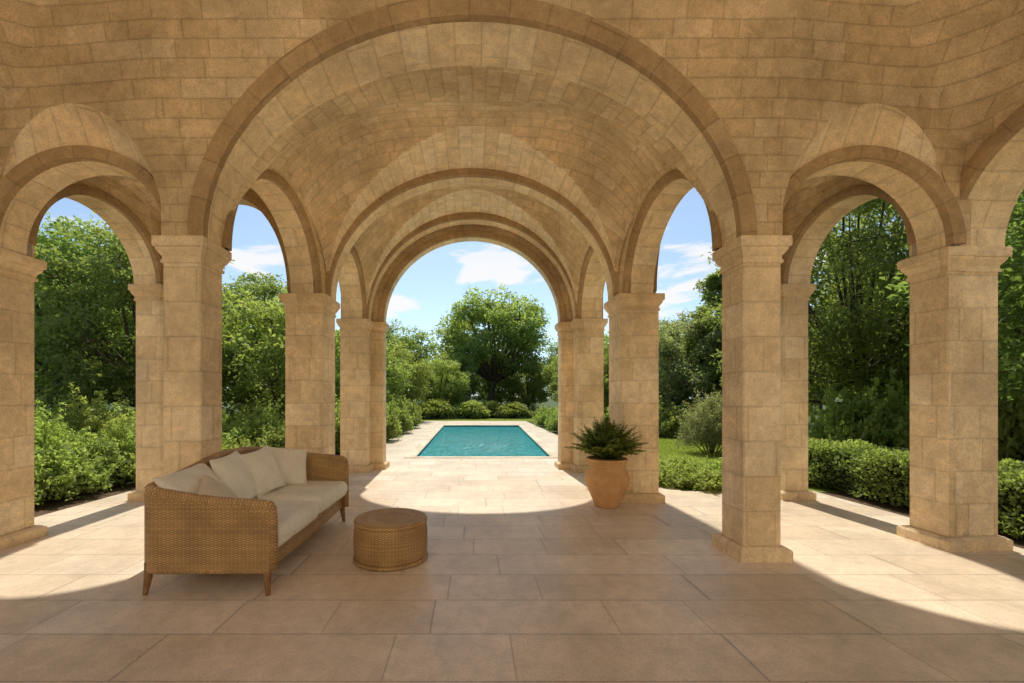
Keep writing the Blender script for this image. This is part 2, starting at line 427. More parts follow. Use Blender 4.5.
# transverse arch between the nave bays
arch_wall('nave_wall', (0, 6.40), (1, 0), (0, 1), -2.66, 2.66, 0, 2.12, 1.83, S, TOP, .30, ring=.11, mat='wall')
arch_wall('nave_wall', (0, 8.62), (1, 0), (0, 1), -2.63, 2.63, 0, 2.09, 2.02, 3.06, TOP, .30, ring=.11, mat='wall')
arch_wall('end_wall', (0, 8.965), (1, 0), (0, 1), -2.64, 2.64, 0, 1.85, 1.79, 3.06, TOP, .29, ring=.12, mat='wall')
for sx in (-1, 1):
    # nave side arches (front side faces the nave)
    def side(name, x_a, y_a, x_b, y_b, c, a, b, s, depth, ring=.09, base=None, top=TOP):
        dx, dy = x_b - x_a, y_b - y_a; L = math.hypot(dx, dy); d = (sx*dx/L, dy/L); n = (sx*dy/L, -dx/L)
        arch_wall(name, (sx*x_a, y_a), d, n, 0, L, c, a, b, s, top, depth, ring=ring, proud=.028, base=base, mat='vault', rows=6)
    side('bay_wall', 2.44, 4.30, 2.165, 6.42, .93, .90, 1.10, S, .40)
    side('bay_wall', 2.15, 6.69, 2.13, 8.62, .965, .93, 1.10, 3.02, .46, base=S)
    # outer side walls
    side('side_wall', 4.69, 4.58, 4.55, 6.30, .86, .83, .86, 3.12, .40, base=S)
    side('side_wall', 4.70, 2.36, 4.70, 4.26, .95, .92, .95, S, .54, ring=.12)
    side('side_wall', 4.70, 0.03, 4.70, 2.04, 1.0, .96, .97, S, .54, ring=.12)
    # aisle end arch to the garden
    m0 = (2.68, 4.58) if sx > 0 else (-4.58, -2.68)
    arch_wall('aisle_wall', (0, 6.31), (1, 0), (0, 1), m0[0], m0[1], 3.60*sx, .90, 2.05 if sx > 0 else 1.42, 3.05, TOP, .33, ring=.10, base=S, mat='vault')

def groin(name, y0, y1, xa0, xb0, xa1, xb1, s, Rn, Rs, N=130, e=2.0, es=None):
    """groin vault over a four sided bay; the x limits run linearly from the front (xa0,xb0) to the back (xa1,xb1)"""
    m = MB(); es = es or e; mi = []
    def pt(s_, t_):
        f = (t_+1)/2; xa = xa0 + (xa1-xa0)*f; xb = xb0 + (xb1-xb0)*f
        x = (xa+xb)/2 + s_*(xb-xa)/2; y = y0 + (y1-y0)*f
        hn = Rn(t_)*max(0, 1-abs(s_)**e)**(1/e); hs = Rs(s_)*max(0, 1-abs(t_)**es)**(1/es)
        return x, y, hn, hs, (xb-xa)/2
    sp = [-math.cos(pi*i/N) for i in range(N+1)]
    for i in range(N):
        for j in range(N):
            q = [(sp[i], sp[j]), (sp[i+1], sp[j]), (sp[i+1], sp[j+1]), (sp[i], sp[j+1])]
            R = [pt(*k) for k in q]
            nave = sum(r[2] for r in R) >= sum(r[3] for r in R)
            P = [(r[0], r[1], s + max(r[2], r[3])) for r in R]
            if nave:
                U = [(r[1], math.asin(max(-1, min(1, k[0])))*2.15) for r, k in zip(R, q)]
            else:
                U = [(r[0] + 9, math.asin(max(-1, min(1, k[1])))*1.35) for r, k in zip(R, q)]
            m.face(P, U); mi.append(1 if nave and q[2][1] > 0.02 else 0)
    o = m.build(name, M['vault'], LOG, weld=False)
    o.data.materials.append(M['web_lit']); o.data.polygons.foreach_set("material_index", mi)  # back half of the nave webs gets the stone with painted light
    return o
groin('vault', 4.30, 6.42, -2.47, 2.47, -2.15, 2.15, S, lambda t: 2.06 - .12*t*t + .02*t*0 - (.04 if t > 0 else .04)*abs(t)**3, lambda s_: 1.20 + .90*(1 - s_**4), es=2.0)
groin('vault', 6.69, 8.63, -2.14, 2.14, -2.12, 2.12, 3.0, lambda t: 2.30 - .12*t*t, lambda s_: 1.20 + 1.14*(1 - s_**4), es=2.0)
for sx in (-1, 1):
    a, b = (2.60, 4.66) if sx > 0 else (-4.66, -2.60)
    rn = 2.25 if sx > 0 else 1.60
    groin('vault', 4.33, 6.40, a, b, a, b, S, lambda t: rn, lambda s_: 1.30 + .25*(1 - s_*s_), N=40, e=3.2)
# the hall's front wall sweeps round into the side walls above the side arches
for sx in (-1, 1):
    m = MB(); G, U = [], []
    for i in range(49):
        h = 3.9 + (TOP - 3.9)*i/48; r = 1.35*((h - 3.9)/1.0)**.9 + .004
        yf = 4.14 - hall_off(h); xs_ = 4.695
        row, ur = [], []
        # front wall slopes: .18 nearer at the nave pillar
        for k in range(13):
            a = (pi/2)*k/12
            x = xs_ - r + r*math.sin(a); y = yf - r + r*math.cos(a)
            wall_y = 4.14 - hall_off(h) - .18*max(0, 1-(x-2.86)/1.80)
            y = wall_y + .02 if k == 0 else min(y, wall_y - (.004 if k == 1 else .012))
            if k == 12: x = 4.72
            row.append((sx*x, y, h)); ur.append((xs_ - r + r*a + 1.33, h))
        G.append(row); U.append(ur)
    m.grid(G, U); m.build('wall', M['wall'], LOG, smooth=True)
# hall ceiling and roof slabs
mb = MB()
G = [[(x, y, TOP - .01 - .0*y) for x in (-4.7, 0, 4.7)] for y in (-.7, 1.0, 3.3)]
mb.grid(G, [[(p[0], p[1]) for p in r] for r in G])
mb.build('ceiling', M['wall'], LOG)
def slab(name, x0, x1, y0, y1, z0, z1, mat):
    m = MB(); rect_lathe(m, x0, x1, y0, y1, [(0, z0), (.04, z0+.02), (.04, z1-.02), (0, z1)]); return m.build(name, mat, LOG)
slab('roof', -5.3, 5.3, -.75, 6.69, TOP + .01, TOP + .22, M['trim'])
slab('roof', -2.75, 2.75, 6.78, 9.32, TOP + .01, TOP + .22, M['trim'])

# ------------------------------------------------------------------ unseen facade across the court, added to bounce warm light inside
HO = empty('bounce_facade', (0, -8.2, 0), 'unseen pale facade across the court, added to bounce sunlight into the loggia', 'bounce_facade')
m = MB()
xs = [-16, -12.6, -11, -8.6, -7, -4.6, -3, -1.2, 1.2, 3, 4.6, 7, 8.6, 11, 12.6, 16]; zs = [0, .9, 2.9, 5.2, 7.2, 10.6]
for i in range(15):
    for j in range(5):
        door = (i == 7 and j < 2)
        if (i % 2 == 1 and j in (1, 3) and i != 7) or door: continue
        m.face([(xs[i], -8.2, zs[j]), (xs[i+1], -8.2, zs[j]), (xs[i+1], -8.2, zs[j+1]), (xs[i], -8.2, zs[j+1])], [(xs[i], zs[j]), (xs[i+1], zs[j]), (xs[i+1], zs[j+1]), (xs[i], zs[j+1])])
m.face([(-16, -16, 10.6), (16, -16, 10.6), (16, -8.2, 10.6), (-16, -8.2, 10.6)], [(0, 0)]*4)
m.build('wall', M['bounce_plaster'], HO, off=(0, -8.2, 0))  # wall of the added bounce facade
for i in range(1, 15, 2):
    for j in (1, 3):
        if i == 7 and j == 1: z0 = 0
        else: z0 = zs[j]
        if i == 7 and j == 3: continue
        m = MB(); x0, x1, z1 = xs[i], xs[i+1], zs[j+1]
        ring = [(x0, z0), (x1, z0), (x1, z1), (x0, z1), (x0, z0)]
        m.grid([[(x, y, z) for x, z in ring] for y in (-8.2, -8.42)], [[(x, z) for x, z in ring]]*2)
        m.face([(x0, -8.42, z0), (x1, -8.42, z0), (x1, -8.42, z1), (x0, -8.42, z1)], [(0, 0)]*4)
        m.build('bounce_facade_door' if z0 == 0 else 'bounce_facade_window', M['bounce_shutter'], HO, off=(0, -8.2, 0))

# ------------------------------------------------------------------ swimming pool
POOL = empty('swimming_pool', (0, PY0, 0), 'long rectangular swimming pool of teal water with pale stone edge set into the deck', 'pool')
def loc(m, name, mat, parent, smooth=False):
    return m.build(name, mat, parent, smooth=smooth, off=tuple(parent.location))
A = [(PX0, PY0), (PX1, PY0), (PXF1, PY1), (PXF0, PY1)]
def offs(g): return [(PX0-g, PY0-g), (PX1+g, PY0-g), (PXF1+g, PY1+g), (PXF0-g, PY1+g)]
m = MB(); G, U = [], []
for g, z in ((.22, -.05), (.22, .012), (.215, .016), (.0, .016), (-.035, .008), (-.04, -.012), (-.03, -.03), (0.0, -.035)):
    r = [(x, y, z) for x, y in offs(g)]; r.append(r[0]); G.append(r)
    l = arclen([q[:2] for q in r]); U.append([(q, g + z) for q in l])
m.grid(G, U); loc(m, 'coping', M['coping'], POOL)
m = MB(); G, U = [], []
for g, z in ((.05, -.035), (.0, -.035), (.0, -1.4)):
    r = [(x, y, z) for x, y in offs(g)]; r.append(r[0]); G.append(r); U.append([(q, z) for q in arclen([q[:2] for q in r])])
m.grid(G, U); m.face([(x, y, -1.4) for x, y in A], A); loc(m, 'basin', M['basin'], POOL)
wm, nt, b = new_mat("pool_water"); T = NT(nt)
geo = T.n("ShaderNodeTexCoord").outputs["Object"]
mp = T.n("ShaderNodeMapping"); T.l(geo, mp.inputs[0]); mp.inputs["Scale"].default_value = (1, .55, 1)
n1 = T.noise(mp.outputs[0], 8.5, 4, .6, .8).outputs[0]; n2 = T.noise(mp.outputs[0], 1.2, 2).outputs[0]
T.l(T.mix(T.ramp(n1, .42, .60), rgb(.022, .33, .37), rgb(.085, .50, .52)), b.inputs["Base Color"])
b.inputs["Roughness"].default_value = .06; b.inputs["IOR"].default_value = 1.33
T.l(T.bump(T.m('ADD', n1, T.m('MULTIPLY', n2, .8)), 1, .07).outputs[0], b.inputs["Normal"])
m = MB(); m.face([(x, y, -.075) for x, y in offs(.01)], A); loc(m, 'water', wm, POOL)

# ------------------------------------------------------------------ sofa
SO = empty('wicker_sofa', (-2.0, 4.2, 0), 'long woven wicker sofa with cream seat cushions on tapered legs, beside the near pillar', 'sofa')
def catmull(pts, n=8):
    out = []
    P = [pts[0]] + list(pts) + [pts[-1]]
    for i in range(1, len(P)-2):
        for k in range(n):
            t = k/n
            out.append(tuple(.5*((2*P[i][c]) + (-P[i-1][c]+P[i+1][c])*t + (2*P[i-1][c]-5*P[i][c]+4*P[i+1][c]-P[i+2][c])*t*t + (-P[i-1][c]+3*P[i][c]-3*P[i+1][c]+P[i+2][c])*t**3) for c in range(len(pts[0]))))
    out.append(tuple(pts[-1])); return out
# U-shaped shell: outer path, (x, y, top height)
xf, xb_, yn, yf = -1.53, -2.51, 3.235, 5.20
ctrl = [(xf, yn, .68), (xf-.12, yn, .69), (xf-.45, yn, .715), (xf-.75, yn, .76), (xb_+.10, yn, .79), (xb_+.028, yn+.028, .80), (xb_, yn+.11, .81),
        (xb_, yn+.5, .86), (xb_, (yn+yf)/2, .93), (xb_, yf-.5, .925), (xb_, yf-.14, .88), (xb_+.035, yf-.035, .87), (xb_+.13, yf, .86), (xf-.75, yf, .835), (xf-.4, yf, .80), (xf-.12, yf, .775), (xf, yf, .755)]
path = catmull(ctrl, 6)
def normals2(path):
    out = []
    for i in range(len(path)):
        a, b2 = path[max(0, i-1)], path[min(len(path)-1, i+1)]
        d = Vector((b2[0]-a[0], b2[1]-a[1])).normalized(); out.append(Vector((d.y, -d.x)))   # interior side
    return out
nrm = normals2(path)
# make the normals point to the seat
cx, cy = (xf+xb_)/2, (yn+yf)/2
nrm = [n if n.dot(Vector((cx-p[0]+.2, cy-p[1]))) > 0 else -n for n, p in zip(nrm, path)]
th, zb = .075, .175
m = MB(); L = arclen([p[:2] for p in path]); G, U = [], []
for p, n, l in zip(path, nrm, L):
    o_ = Vector(p[:2]); h = p[2]; row, ur = [], []
    prof = [(th*.5, zb), (.012, zb), (0, zb+.02)] + [(0, zb+.02 + (h-.06-zb)*k/6) for k in range(1, 6)] + [(-.004, h-.05), (.004, h-.02), (th*.3, h), (th*.7, h), (th-.004, h-.02), (th, h-.06), (th, .30), (th*.5, zb)]
    d = 0; last = None
    for q, z in prof:
        if last: d += math.dist(last, (q, z))
        last = (q, z)
        w = o_ + n*q; row.append((w.x, w.y, z)); ur.append((l, d))
    G.append(row); U.append(ur)
m.grid(G, U)
for i in (0, -1):
    r = G[i][:-1]; m.face(r, [(q[0]+q[1]+q[2]*0, q[2]) for q in r])
loc(m, 'shell', M['wicker'], SO)
m = MB()
rail = [(p[0] + n.x*th*.5, p[1] + n.y*th*.5, p[2] - .006) for p, n in zip(path, nrm)]
f0, f1 = rail[0], rail[-1]
rail = [(f0[0]+.012, f0[1], zb+.01), (f0[0]+.012, f0[1], f0[2]-.09), (f0[0]+.004, f0[1], f0[2]-.03)] + rail[1:-1] + [(f1[0]+.004, f1[1], f1[2]-.03), (f1[0]+.012, f1[1], f1[2]-.09), (f1[0]+.012, f1[1], zb+.01)]
tube(m, rail, .0385, 10); loc(m, 'rail', M['wicker_rail'], SO, smooth=True)
m = MB()
base = [(p[0] + n.x*.03, p[1] + n.y*.03, zb+.012) for p, n in zip(path, nrm)]
tube(m, base, .03, 8); loc(m, 'base_rail', M['wicker_rail'], SO, smooth=True)
# front apron (woven), slightly bowed
m = MB(); G, U = [], []
for i in range(13):
    y = yn + .04 + (yf - yn - .08)*i/12; bow = .012*math.sin(pi*i/12)
    x = xf - .03 + bow
    G.append([(x-.06, y, .175), (x, y, .17), (x+.008, y, .19), (x+.008, y, .31), (x, y, .328), (x-.06, y, .33)]); U.append([(y, -.06), (y, 0), (y, .02), (y, .14), (y, .16), (y, .22)])
m.grid(G, U); loc(m, 'apron', M['wicker'], SO)
m = MB(); rect_lathe(m, xb_+.06, xf-.05, yn+.06, yf-.06, [(0, .20), (0, .318)]); loc(m, 'seat_deck', M['wicker'], SO)
for (x, y, dx, dy) in ((xf-.03, yn+.035, .012, -.012), (xb_+.05, yn+.045, -.012, -.012), (xf-.03, yf-.04, .012, .012), (xb_+.05, yf-.04, -.012, .012)):
    m = MB(); tube(m, [(x+dx*1.6, y+dy*1.6, 0), (x+dx*1.5, y+dy*1.5, .012), (x+dx*.5, y+dy*.5, .12), (x, y, .24)], [.016, .019, .028, .034], 12)
    loc(m, 'leg', M['wood'], SO, smooth=True)

def cushion_mesh(name, w, d, h, mat, n=26, pinch=.0, e=5., sag=0., seed=0):
    """soft pad in local xy with seam; superellipse outline"""
    rr = random.Random(seed); m = MB()
    ph = [rr.uniform(0, 6.28) for _ in range(6)]
    for sgn in (1, -1):
        G, U = [], []
        for i in range(n+1):
            r, ur = [], []
            for j in range(n+1):
                u, v = -1 + 2*i/n, -1 + 2*j/n
                u2, v2 = math.sin(u*pi/2*.98)/math.sin(pi/2*.98), math.sin(v*pi/2*.98)/math.sin(pi/2*.98)
                k = pinch*(u2*u2*(1-v2*v2)*0 + 0)
                px = u2*w/2*(1 - pinch*(1 - v2*v2*1.0)*abs(u2)**6*.9); py = v2*d/2*(1 - pinch*(1 - u2*u2)*abs(v2)**6*.9)
                t = ((1-abs(u2)**e)*(1-abs(v2)**e)); t = max(0, t)**.5
                wr = .035*h*(math.sin(5*u2+ph[0]+2*v2)+math.sin(7*v2+ph[1]-3*u2)) + .012*h*math.sin(13*u2*v2+ph[2])
                z = sgn*(h/2*t*(1+wr*3) - sag*t*(1-u2*u2)*(1-v2*v2)*(1 if sgn > 0 else -.3))
                r.append((px, py, z)); ur.append((px, py))
            G.append(r); U.append(ur)
        m.grid(G, U)
    # piping seam
    return m
def place(m, name, mat, parent, mw, smooth=True):
    me_o = m.build(name, mat, None, smooth=smooth)
    me_o.data.transform(mw)
    if parent:
        me_o.parent = parent; me_o.data.transform(Matrix.Translation(-Vector(parent.location)))
    return me_o
seatL = (yf - yn - .17)/2
for k in (0, 1):
    yc = yn + .085 + seatL*(k + .5)
    cm = cushion_mesh('seat_cushion', .95, seatL-.012, .185, None, e=26, seed=3+k, n=56)
    place(cm, 'seat_cushion', M['fabric'], SO, Matrix.Translation((-1.965 + .015*k, yc, .405 + .022*k)) @ Matrix.Rotation(math.radians(.6), 4, 'Y'))

# throw cushions: (label, size, thickness, position of centre, facing yaw, lean back, roll, material)
PIL = [
 ('large cream cushion lying back in the near corner of the wicker sofa', .72, .54, .17, (-2.27, 3.62, .695), 4, 48, 2, 'pillow'),
 ('cream cushion leaning on the sofa back, left of the two upright pillows', .56, .52, .18, (-2.25, 4.12, .72), 6, 62, 2, 'pillow'),
 ('small sand coloured cushion in front at the near arm of the wicker sofa', .44, .42, .15, (-2.06, 3.53, .66), 20, 48, 12, 'pillow_dark'),
 ('upright square cream pillow at the centre of the sofa, turned toward the camera', .46, .48, .16, (-2.16, 4.44, .735), -12, 66, 6, 'pillow'),
 ('square beige pillow leaning against the far arm of the wicker sofa', .50, .46, .16, (-2.11, 4.86, .715), -46, 64, -10, 'pillow'),
]
for i, (lab, w, d, h, c, yaw, lean, roll, mt) in enumerate(PIL):
    cm = cushion_mesh('p', w, d, h, None, e=2.6, pinch=.09, seed=20+i)
    # local: y up the pillow, z its facing; lean it about the sofa's length, facing +X
    R = Matrix.Rotation(math.radians(yaw), 4, 'Z') @ Matrix.Rotation(math.radians(90), 4, 'Z') @ Matrix.Rotation(math.radians(lean), 4, 'X') @ Matrix.Rotation(math.radians(roll), 4, 'Z')
    o = cm.build('throw_cushion', M[mt], None, smooth=True)
    o.data.transform(R); o.location = c
    tag(o, lab, 'cushion', 'throw cushions on the wicker sofa')

# ------------------------------------------------------------------ ottoman
def lathe(mb, c, prof, n=64, u_scale=None):
    G, U = [], []
    l = arclen(prof); rm = u_scale or max(p[0] for p in prof)
    for (r, z), d in zip(prof, l):
        G.append([(c[0] + r*math.cos(2*pi*k/n), c[1] + r*math.sin(2*pi*k/n), z) for k in range(n+1)])
        U.append([(2*pi*rm*k/n, d) for k in range(n+1)])
    mb.grid(G, U)
OC = (-.757, 4.02)
OT = empty('wicker_ottoman', (OC[0], OC[1], 0), 'round woven wicker ottoman with a flat lid on the stone floor', 'ottoman')
m = MB(); lathe(m, OC, [(.0, .004), (.30, .004), (.322, .02), (.335, .07), (.341, .17), (.338, .27), (.328, .325), (.322, .338)])
loc(m, 'body', M['wicker'], OT, smooth=True)
m = MB(); lathe(m, OC, [(.322, .337), (.336, .342), (.338, .360), (.330, .376), (.312, .384), (.28, .386), (.2, .384), (.1, .383), (.001, .383)])
loc(m, 'lid', M['wicker_rail'], OT, smooth=True)
m = MB(); tube(m, [(OC[0]+.33*math.cos(2*pi*k/48), OC[1]+.33*math.sin(2*pi*k/48), .020) for k in range(49)], .016, 8, cap=False)
loc(m, 'foot_ring', M['wicker_rail'], OT, smooth=True)

# ------------------------------------------------------------------ leaves
def leaves(name, C, size, tint, mat, parent=None, up=.5, aspect=.5, off=(0, 0, 0), direction=None, spread=1.0, sub=None):
    C = np.asarray(C, dtype=np.float64); N = len(C)
    size = np.broadcast_to(np.asarray(size, dtype=np.float64), (N,)).copy() * RNG.uniform(.7, 1.25, N)
    n = RNG.normal(size=(N, 3)); n /= np.linalg.norm(n, axis=1, keepdims=True); n[:, 2] += up
    n /= np.linalg.norm(n, axis=1, keepdims=True)
    if direction is None: d = RNG.normal(size=(N, 3)); d[:, 2] -= .3
    else: d = np.asarray(direction) + RNG.normal(size=(N, 3))*.35*spread
    t = d - n*(d*n).sum(1, keepdims=True); t /= np.linalg.norm(t, axis=1, keepdims=True) + 1e-9
    b = np.cross(n, t)
    L = size[:, None]; W = L*aspect*.5
    fold = n*(W*.35)
    v = np.empty((N, 4, 3))
    v[:, 0] = C - t*L*.5; v[:, 1] = C + b*W + fold; v[:, 2] = C + t*L*.5 - n*L*.08; v[:, 3] = C - b*W + fold
    v -= np.array(off)
    me = bpy.data.meshes.new(name)
    me.vertices.add(4*N); me.vertices.foreach_set("co", v.astype(np.float32).ravel())
    me.loops.add(4*N); me.loops.foreach_set("vertex_index", np.arange(4*N, dtype=np.int32))
    me.polygons.add(N); me.polygons.foreach_set("loop_start", np.arange(0, 4*N, 4, dtype=np.int32))
    me.update(calc_edges=True)
    at = me.attributes.new("tint", 'FLOAT', 'POINT')
    tt = np.clip(np.broadcast_to(tint, (N,)) + RNG.normal(size=N)*.12, 0, 1)
    at.data.foreach_set("value", np.repeat(tt, 4).astype(np.float32))
    me.materials.append(mat)
    return link(name, me, None, parent)

def ball(n):
    p = RNG.normal(size=(n, 3)); return p/np.linalg.norm(p, axis=1, keepdims=True)

def make_tree(name, seed, height, rx, bottom, nl, leaf, mat, lobes=16, clumps=9, trunk_r=.16, cone=False, lean=0.1, fork=.3, flat=.62, dome=False):
    """prototype tree at the origin: trunk with limbs, crown of leaf clumps. returns the root"""
    global RNG
    RNG = np.random.default_rng(seed); rnd = random.Random(seed)
    root = empty(name, (0, 0, 0))
    cz = (height + bottom)/2; rz = (height - bottom)/2
    m = MB()
    fk = height*fork
    trunk = [(0, 0, -.1), (rnd.uniform(-.1, .1), rnd.uniform(-.1, .1), fk*.5), (rnd.uniform(-.2, .2), rnd.uniform(-.2, .2), fk)]
    tube(m, catmull(trunk, 5), [trunk_r*(1.25 - .45*i/10) for i in range(11)], 10)
    cen, rad, tin = [], [], []
    for k in range(lobes):
        a = k*2.39996 + rnd.uniform(-.4, .4); f = (k + .5)/lobes
        zz = -0.85 + 1.8*f
        if cone: w = rx*(1 - f)**.8*.9 + .1; z = bottom + (height-bottom)*f*.95
        else: w = rx*math.sqrt(max(.05, 1 - zz*zz))*(rnd.uniform(.72, .92) if dome and k % 4 else rnd.uniform(.5, .9)); z = cz + zz*rz*.82
        c = Vector((math.cos(a)*w, math.sin(a)*w, z)); lr = (rx*.36 if not cone else rx*.3)*rnd.uniform(.75, 1.25)
        # limb
        mid = Vector(trunk[-1])*.45 + c*.55 + Vector((rnd.uniform(-.2, .2), rnd.uniform(-.2, .2), -.12*rz))
        st = Vector(trunk[-1]) if z > fk else Vector((0, 0, max(.4, z*.75)))
        if cone: st = Vector((0, 0, max(.4, z-.3)))
        limb = catmull([tuple(st), tuple(mid if not cone else (st+c)/2), tuple(c)], 4)
        tube(m, limb, [trunk_r*.52*(1 - .085*i) for i in range(len(limb))], 6, cap=False)
        for q in range(clumps):
            d = ball(1)[0]; d[2] = d[2]*.8 + .1
            p = np.array(c) + d*lr*rnd.uniform(.45, 1.0)
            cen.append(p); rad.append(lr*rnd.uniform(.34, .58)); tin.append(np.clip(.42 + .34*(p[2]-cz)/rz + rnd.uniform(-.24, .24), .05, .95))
            if q % 3 == 0:
                tube(m, [tuple(c), tuple((Vector(c)+Vector(p))/2 + Vector((0, 0, -.06))), tuple(p)], [trunk_r*.16, trunk_r*.11, trunk_r*.05], 5, cap=False)
    m.build('trunk', M['bark'], root, smooth=True)
    K = len(cen); idx = np.repeat(np.arange(K), nl)
    C0 = np.array(cen)[idx]; R0 = np.array(rad)[idx]; t0 = np.array(tin)[idx]
    d = ball(len(idx)); rr = RNG.uniform(.15, 1.0, len(idx))**.5
    P = C0 + d*(R0*rr)[:, None]*np.array([1.15, 1.15, flat]) + RNG.normal(size=(len(idx), 3))*.06
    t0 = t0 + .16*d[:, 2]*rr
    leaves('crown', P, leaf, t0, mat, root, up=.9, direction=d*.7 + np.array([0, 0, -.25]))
    return root

def copy_tree(o):
    c = o.copy(); COL.objects.link(c)
    for ch in o.children:
        k = ch.copy(); COL.objects.link(k); k.parent = c
        for g in ch.children:
            q = g.copy(); COL.objects.link(q); q.parent = k
    return c

USED = set()
def plant(proto, x, y, s, rz, label, cat, group=None, sz=None, z=-.02, sy=None):
    o = proto if proto.name not in USED else copy_tree(proto)
    USED.add(proto.name)
    o.location = (x, y, z); o.rotation_euler = (0, 0, rz); o.scale = (s, sy or s, sz or s)
    for k in ('label', 'category', 'group'):
        if k in o: del o[k]
    tag(o, label, cat, group); return o

# prototypes (heights in metres)
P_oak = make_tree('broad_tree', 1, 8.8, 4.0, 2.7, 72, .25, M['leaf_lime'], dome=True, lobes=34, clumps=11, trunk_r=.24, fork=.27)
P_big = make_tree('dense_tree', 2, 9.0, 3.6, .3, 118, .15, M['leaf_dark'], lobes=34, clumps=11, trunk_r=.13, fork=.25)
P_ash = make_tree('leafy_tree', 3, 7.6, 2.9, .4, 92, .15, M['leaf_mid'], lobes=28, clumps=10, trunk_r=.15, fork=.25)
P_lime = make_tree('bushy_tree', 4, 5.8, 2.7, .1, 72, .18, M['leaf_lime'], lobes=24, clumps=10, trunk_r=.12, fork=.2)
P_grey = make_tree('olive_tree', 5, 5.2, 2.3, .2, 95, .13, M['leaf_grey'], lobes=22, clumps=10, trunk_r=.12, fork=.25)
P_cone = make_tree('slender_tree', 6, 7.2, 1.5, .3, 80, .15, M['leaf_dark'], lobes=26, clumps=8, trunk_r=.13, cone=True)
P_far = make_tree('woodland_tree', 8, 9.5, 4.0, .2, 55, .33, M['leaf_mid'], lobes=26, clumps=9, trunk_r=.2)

plant(P_oak, 2.0, 42, 1.27, .4, 'large round crowned tree standing alone behind the far end of the pool', 'tree')
# behind the pool, left and right of the round tree
G1 = 'bushy trees behind the pool'
for x, y, s, r, lab in [(-4.9, 27, .80, .3, 'light green bushy tree filling the left side of the central arch beside the pool hedge'),
                     (-2.6, 33, .80, 1.5, 'lower bushy tree just left of the large round tree'),
                     (7.6, 31, .85, 2.2, 'light green bushy tree just right of the large round tree, by the central arch'),
                     (6.9, 25, .72, 4, 'bushy tree at the right edge of the pool garden, partly behind the far right pillar'),
                     (5.6, 42, 1.0, 5, 'distant bushy tree in the gap right behind the large round tree')]:
    plant(P_lime, x, y, s, r, lab, 'tree', G1)
for x, y, s, r, lab in [(-7.3, 31, .95, .6, 'taller leafy tree at far left of the central arch, touching the sky'),
                        (-1.0, 38, .75, 2.6, 'distant leafy tree low on the horizon left of the large round tree'),
                        (9.0, 34, .95, 1.4, 'tall leafy tree behind the right pillars, right of the pool'),
                        (-13.2, 14.2, 1.0, .5, 'tall leafy tree in the left aisle arch, near the outer left pillar'),
                        (-9.9, 13.4, .93, 2.2, 'leafy tree in the left aisle arch, nearer the far outer pillar'),
                        (-20, 21, 1.15, 4.0, 'high leafy tree furthest left, its top reaching toward the left arch crown'),
                        (-9.9, 20.5, 1.0, 3.1, 'leafy tree between the left near pillar and the left middle pillar')]:
    plant(P_ash, x, y, s, r, lab, 'tree', 'leafy trees of the garden')
for x, y, s, r, lab in [(-6.6, 14.6, .86, 1.0, 'lime green bushy tree behind the shrubs, seen just left of the left middle pillar'),
                        (-14.5, 21.5, 1.25, 2.9, 'lime green bushy tree deep in the left aisle arch'),
                        (-5.6, 20.5, .8, 2.0, 'bushy tree along the left edge of the pool, hidden behind the left pillars')]:
    plant(P_lime, x, y, s, r, lab, 'tree', 'lime green trees on the left')
# right side
for x, y, s, r, lab in [(10.0, 11.0, .92, .12, 'huge dense dark tree filling the right aisle arch'),
                        (15.2, 13.8, 1.0, 3.0, 'dense dark tree behind the hedge, between the right outer pillar and the huge tree'),
                        (10.6, 6.0, .85, -.2, 'dense dark tree at the right edge of the view, beside the outer right pillar'),
                        (15.8, 8.0, .85, 3.3, 'dense dark tree furthest right, behind the tree beside the outer pillar')]:
    plant(P_big, x, y, s*1.05, r, lab, 'tree', 'dense dark trees on the right', sz=s, sy=s*.66)
plant(P_cone, 9.75, 17.2, .93, 1.0, 'dark slender tree rising into the sky beside the right near pillar', 'tree')
plant(P_grey, 9.0, 18.2, .98, .3, 'grey green olive tree right of the lawn, between the two right nave pillars', 'tree')
plant(P_lime, 9.3, 22.5, .95, 3.9, 'light green bushy tree rising behind the olive tree, just right of the right middle pillar', 'tree')
plant(P_grey, 12.2, 18.5, 1.05, 2.3, 'grey green olive tree mostly hidden behind the right near pillar', 'tree')
# far wood
k = 0
for i in range(22):
    x = -62 + i*6 + random.uniform(-1.6, 1.6); y = 46 + random.uniform(-4, 7)
    if -6 < x < 12: s = random.uniform(.55, .75)
    else: s = random.uniform(.85, 1.15)
    plant(P_far, x, y, s, random.uniform(0, 6.28), 'broad tree in the distant woodland behind the garden', 'tree', 'distant woodland trees')
for x, y, s in [(-3.5, 54, .62), (2, 56, .6), (7.5, 53, .62), (11, 47, .7), (-8, 46, .75), (-22, 24, .85), (-27, 27, .95), (-16.5, 25, .75), (-11, 25, .62), (21, 21, .9), (26, 17, .95), (16, 24, .72), (12.5, 29, .65), (22, 11, .85), (-26, 17, .85), (-30, 21, .9)]:
    plant(P_far, x, y, s, random.uniform(0, 6.28), 'broad tree in the woodland close behind the garden trees', 'tree', 'woodland trees close behind the garden')

